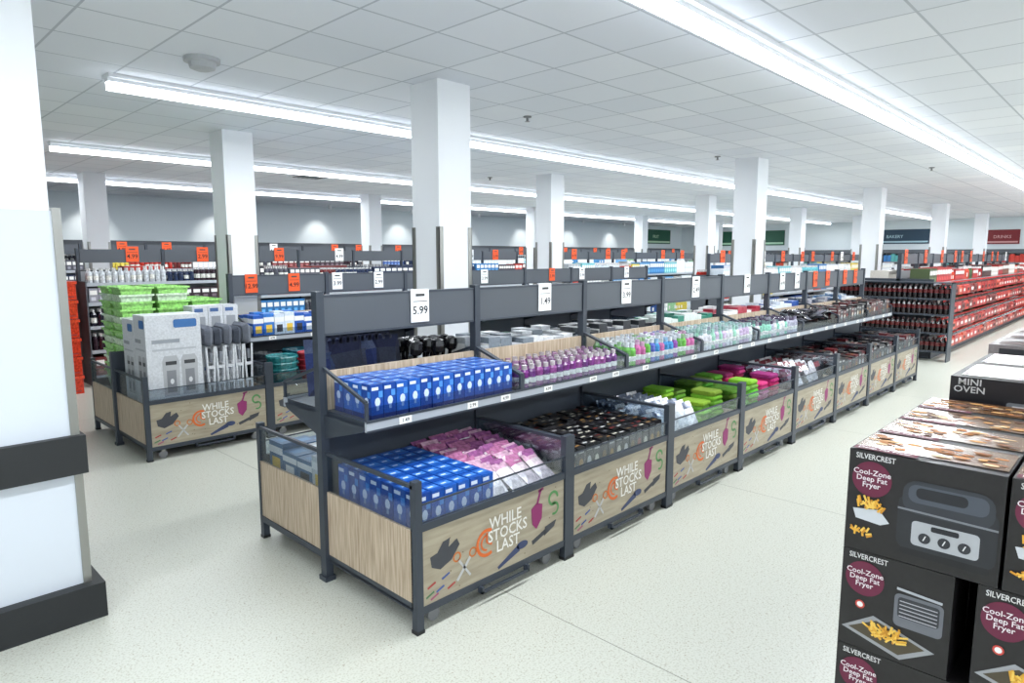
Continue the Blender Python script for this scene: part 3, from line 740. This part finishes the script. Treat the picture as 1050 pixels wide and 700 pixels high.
# ---------------------------------------------------------------- foreground carton stacks
MR = (100, 28, 58)
def fries(mb, F, u0, v0, n, L=.035):
    for k in range(n):
        a = U(.3, 2.8); u = u0 + U(-.5, .5) * L * 1.6; v = v0 + U(-.2, .4) * L
        bar(mb, u, v, u + math.cos(a) * L * .6, v + math.sin(a) * L * .6, .006, F, random.choice(((222, 168, 58), (236, 196, 90), (200, 138, 40))), .0045 + .0001 * k)
def fryer_front(mb, F, w, h, v=0):
    """print on a carton face, u 0..w, v 0..h"""
    s = w / .41 if v == 0 else 1
    text(mb, 'SILVERCREST', .024, .075, h - .018, F, (215, 215, 215), .003, .8)
    disc(mb, .068, h - .088, .056, .056, F, MR, .002, 28)
    text(mb, 'Cool-Zone\nDeep Fat\nFryer', .0235, .068, h - .087, F, (230, 222, 226), .004)
    if v == 0:
        q = lambda u: .145 + (u) * .25 * s
        rrect(mb, q(0), q(1), .045, .215, .03, F, (38, 40, 45), .002)
        rrect(mb, q(.04), q(.96), .16, .262, .04, F, (50, 53, 60), .0025)
        rrect(mb, q(.1), q(.9), .195, .25, .022, F, (72, 78, 88), .003)
        rrect(mb, q(.18), q(.7), .21, .243, .014, F, (30, 32, 38), .0035)
        bar(mb, q(.0), .17, q(1), .165, .006, F, (120, 124, 130), .0038)
        rrect(mb, q(.16), q(.84), .065, .14, .012, F, (168, 171, 176), .003)
        for uu in (.3, .5, .7):
            disc(mb, q(uu), .092, .016, .016, F, (46, 48, 54), .004, 16); bar(mb, q(uu) - .003, .085, q(uu) + .003, .1, .003, F, (220, 220, 220), .0045)
        rrect(mb, q(.36), q(.64), .118, .134, .005, F, (30, 32, 38), .004)
        rrect(mb, q(.05), q(.95), .03, .05, .008, F, (24, 25, 28), .0025)
        shape(mb, [(.02, .135), (.095, .145), (.125, .11), (.10, .098), (.03, .105)], F, (196, 200, 206), .002)
        fries(mb, F, .068, .145, 22, .04); fries(mb, F, .05, .055, 14, .03)
    else:
        shape(mb, [(.01, .06), (.18, .012), (.27, .07), (.10, .125)], F, (150, 152, 156), .002)
        shape(mb, [(.03, .065), (.175, .026), (.245, .07), (.11, .113)], F, (74, 66, 50), .003)
        fries(mb, F, .135, .066, 46, .05)
        rrect(mb, .155, .285, .12, .225, .015, F, (104, 107, 114), .002)
        rrect(mb, .165, .275, .15, .215, .01, F, (52, 54, 60), .003)
        for k in range(5): bar(mb, .17, .155 + .012 * k, .27, .155 + .012 * k, .003, F, (176, 178, 184), .004)
        bar(mb, .16, .24, .28, .232, .008, F, (170, 174, 180), .003)
        disc(mb, .06, .15, .014, .014, F, (196, 70, 60), .003, 12); disc(mb, .06, .15, .009, .009, F, (230, 230, 230), .0035, 12)
def carton(mb, x0, x1, y0, y1, z0, z1, col, art=None):
    e = .003
    mb.box(x0 + e, x1 - e, y0 + e, y1 - e, z0 + .001, z1 - .001, PK, col)
    mb.box(x0 + .01, x1 - .01, (y0 + y1) / 2 - .001, (y0 + y1) / 2 + .001, z1 - .001, z1, PK, (12, 12, 12))
    F = frame((x0 + e, y1 - e, z0), (0, -1, 0), (0, 0, 1))
    if art is not None: fryer_front(mb, F, y1 - y0, z1 - z0, art)
    return F
def box_top(mb, x0, x1, y0, y1, z):
    F = frame((x0, y1, z), (0, -1, 0), (1, 0, 0)); w = y1 - y0; h = x1 - x0
    quad(mb, .008, w - .008, .05, h - .01, F, (112, 78, 50), .0015, PLB)
    for k in range(34):
        u, v = U(.03, w - .04), U(.065, h - .035)
        disc(mb, u, v, U(.012, .03), U(.006, .014), F, random.choice(((200, 150, 88), (150, 96, 56), (96, 62, 42), (216, 190, 152), (176, 112, 50), (84, 50, 36))), .002 + .0001 * k, 9)
    quad(mb, .01, w * .45, .008, .045, F, (96, 28, 50), .003); text(mb, 'Deep Fat Fryer', .024, w * .23, .026, F, (225, 220, 222), .004)
mb = MB()
K = (28, 26, 28)
xa, yb = 2.20, .65
zt = 1.40; hh = .325
bd = .262
for lay in range(4):
    zb = zt - (lay + 1) * hh; zz = zb + hh
    w = .41 if lay % 2 == 0 else .31
    for r in range(4):
        y = yb
        while y - w > -.62:
            gap = .05 if lay % 2 else .004
            carton(mb, xa + r * bd, xa + (r + 1) * bd, y - w, y, zb, zz, K, (lay % 2) if r == 0 else None)
            if lay == 0: box_top(mb, xa + r * bd, xa + (r + 1) * bd, y - w, y, zz)
            y -= w + gap
mb.obj('deep_fat_fryer_cartons')
def pallet(x0, x1, y0, y1, h=.1):
    mb = MB()
    n = 7
    for k in range(n):
        y = y0 + (y1 - y0 - .09) * k / (n - 1); mb.box(x0, x1, y, y + .09, h - .02, h, PALW)
    for x in (x0, (x0 + x1) / 2 - .05, x1 - .1):
        mb.box(x, x + .1, y0, y1, .02, h - .02, PALW); mb.box(x, x + .1, y0, y1, 0, .02, PALW)
    mb.obj('wooden_pallet')
pallet(2.2, 3.25, -.62, .65)
mb = MB()
for r in range(2):
    for c in range(2):
        for lay in range(4):
            zb = .1 + lay * .348
            x_, y_ = 3.32 + r * .46, .60 - c * .58
            F = carton(mb, x_, x_ + .455, y_ - .57, y_, zb, zb + .348, (24, 22, 26))
            if r == 0:
                text(mb, 'MINI\nOVEN', .038, .07, .31, F, (195, 195, 195), .003, 1.1)
                rrect(mb, .2, .53, .05, .26, .01, F, (112, 114, 118), .002); rrect(mb, .215, .44, .08, .24, .006, F, (36, 32, 30), .003)
                for zz in (.12, .17, .22): disc(mb, .485, zz, .017, .017, F, (60, 62, 66), .003, 12)
                bar(mb, .22, .245, .435, .245, .006, F, (190, 190, 194), .0035)
            if lay == 3:
                Ft = frame((x_, y_, zb + .348), (0, -1, 0), (1, 0, 0))
                quad(mb, .03, .54, .05, .42, Ft, (70, 48, 42), .002, PLB); rrect(mb, .28, .52, .1, .36, .02, Ft, (130, 112, 98), .003); text(mb, 'MINI OVEN', .05, .16, .1, Ft, (200, 195, 195), .004)
mb.obj('mini_oven_cartons')
pallet(3.32, 4.24, -.56, .60)
mb = MB()
for r in range(3):
    for c in range(3):
        for lay in range(5):
            x_, y_ = 4.6 + r * .4, .66 - c * .4; zb = .1 + lay * .28
            F = carton(mb, x_, x_ + .395, y_ - .395, y_, zb, zb + .28, (128, 120, 120))
            quad(mb, .05, .34, .05, .2, F, (70, 44, 44), .002); quad(mb, .05, .25, .22, .26, F, (40, 40, 46), .002)
            if lay == 4:
                Ft = frame((x_, y_, zb + .28), (0, -1, 0), (1, 0, 0)); rrect(mb, .04, .35, .04, .2, .03, Ft, (80, 60, 58), .002); quad(mb, .08, .3, .24, .32, Ft, (170, 168, 168), .002)
mb.obj('kitchen_appliance_cartons')
pallet(4.6, 5.8, -.54, .66)

# ---------------------------------------------------------------- world + camera
w = bpy.data.worlds.new('World'); bpy.context.scene.world = w; w.use_nodes = True
w.node_tree.nodes['Background'].inputs[0].default_value = (.8, .87, 1, 1); w.node_tree.nodes['Background'].inputs[1].default_value = .5
cam = bpy.data.cameras.new('camera'); cam.sensor_width = 36; cam.lens = 680 / 1050 * 36; cam.clip_end = 200
co = bpy.data.objects.new('camera', cam); bpy.context.collection.objects.link(co)
co.location = (0, 0, 2.0); co.rotation_euler = (math.radians(90 - 7.37), 0, math.radians(44.08 - 90))
sc = bpy.context.scene; sc.camera = co
sc.view_settings.view_transform = 'Standard'; sc.view_settings.look = 'None'; sc.view_settings.exposure = .38
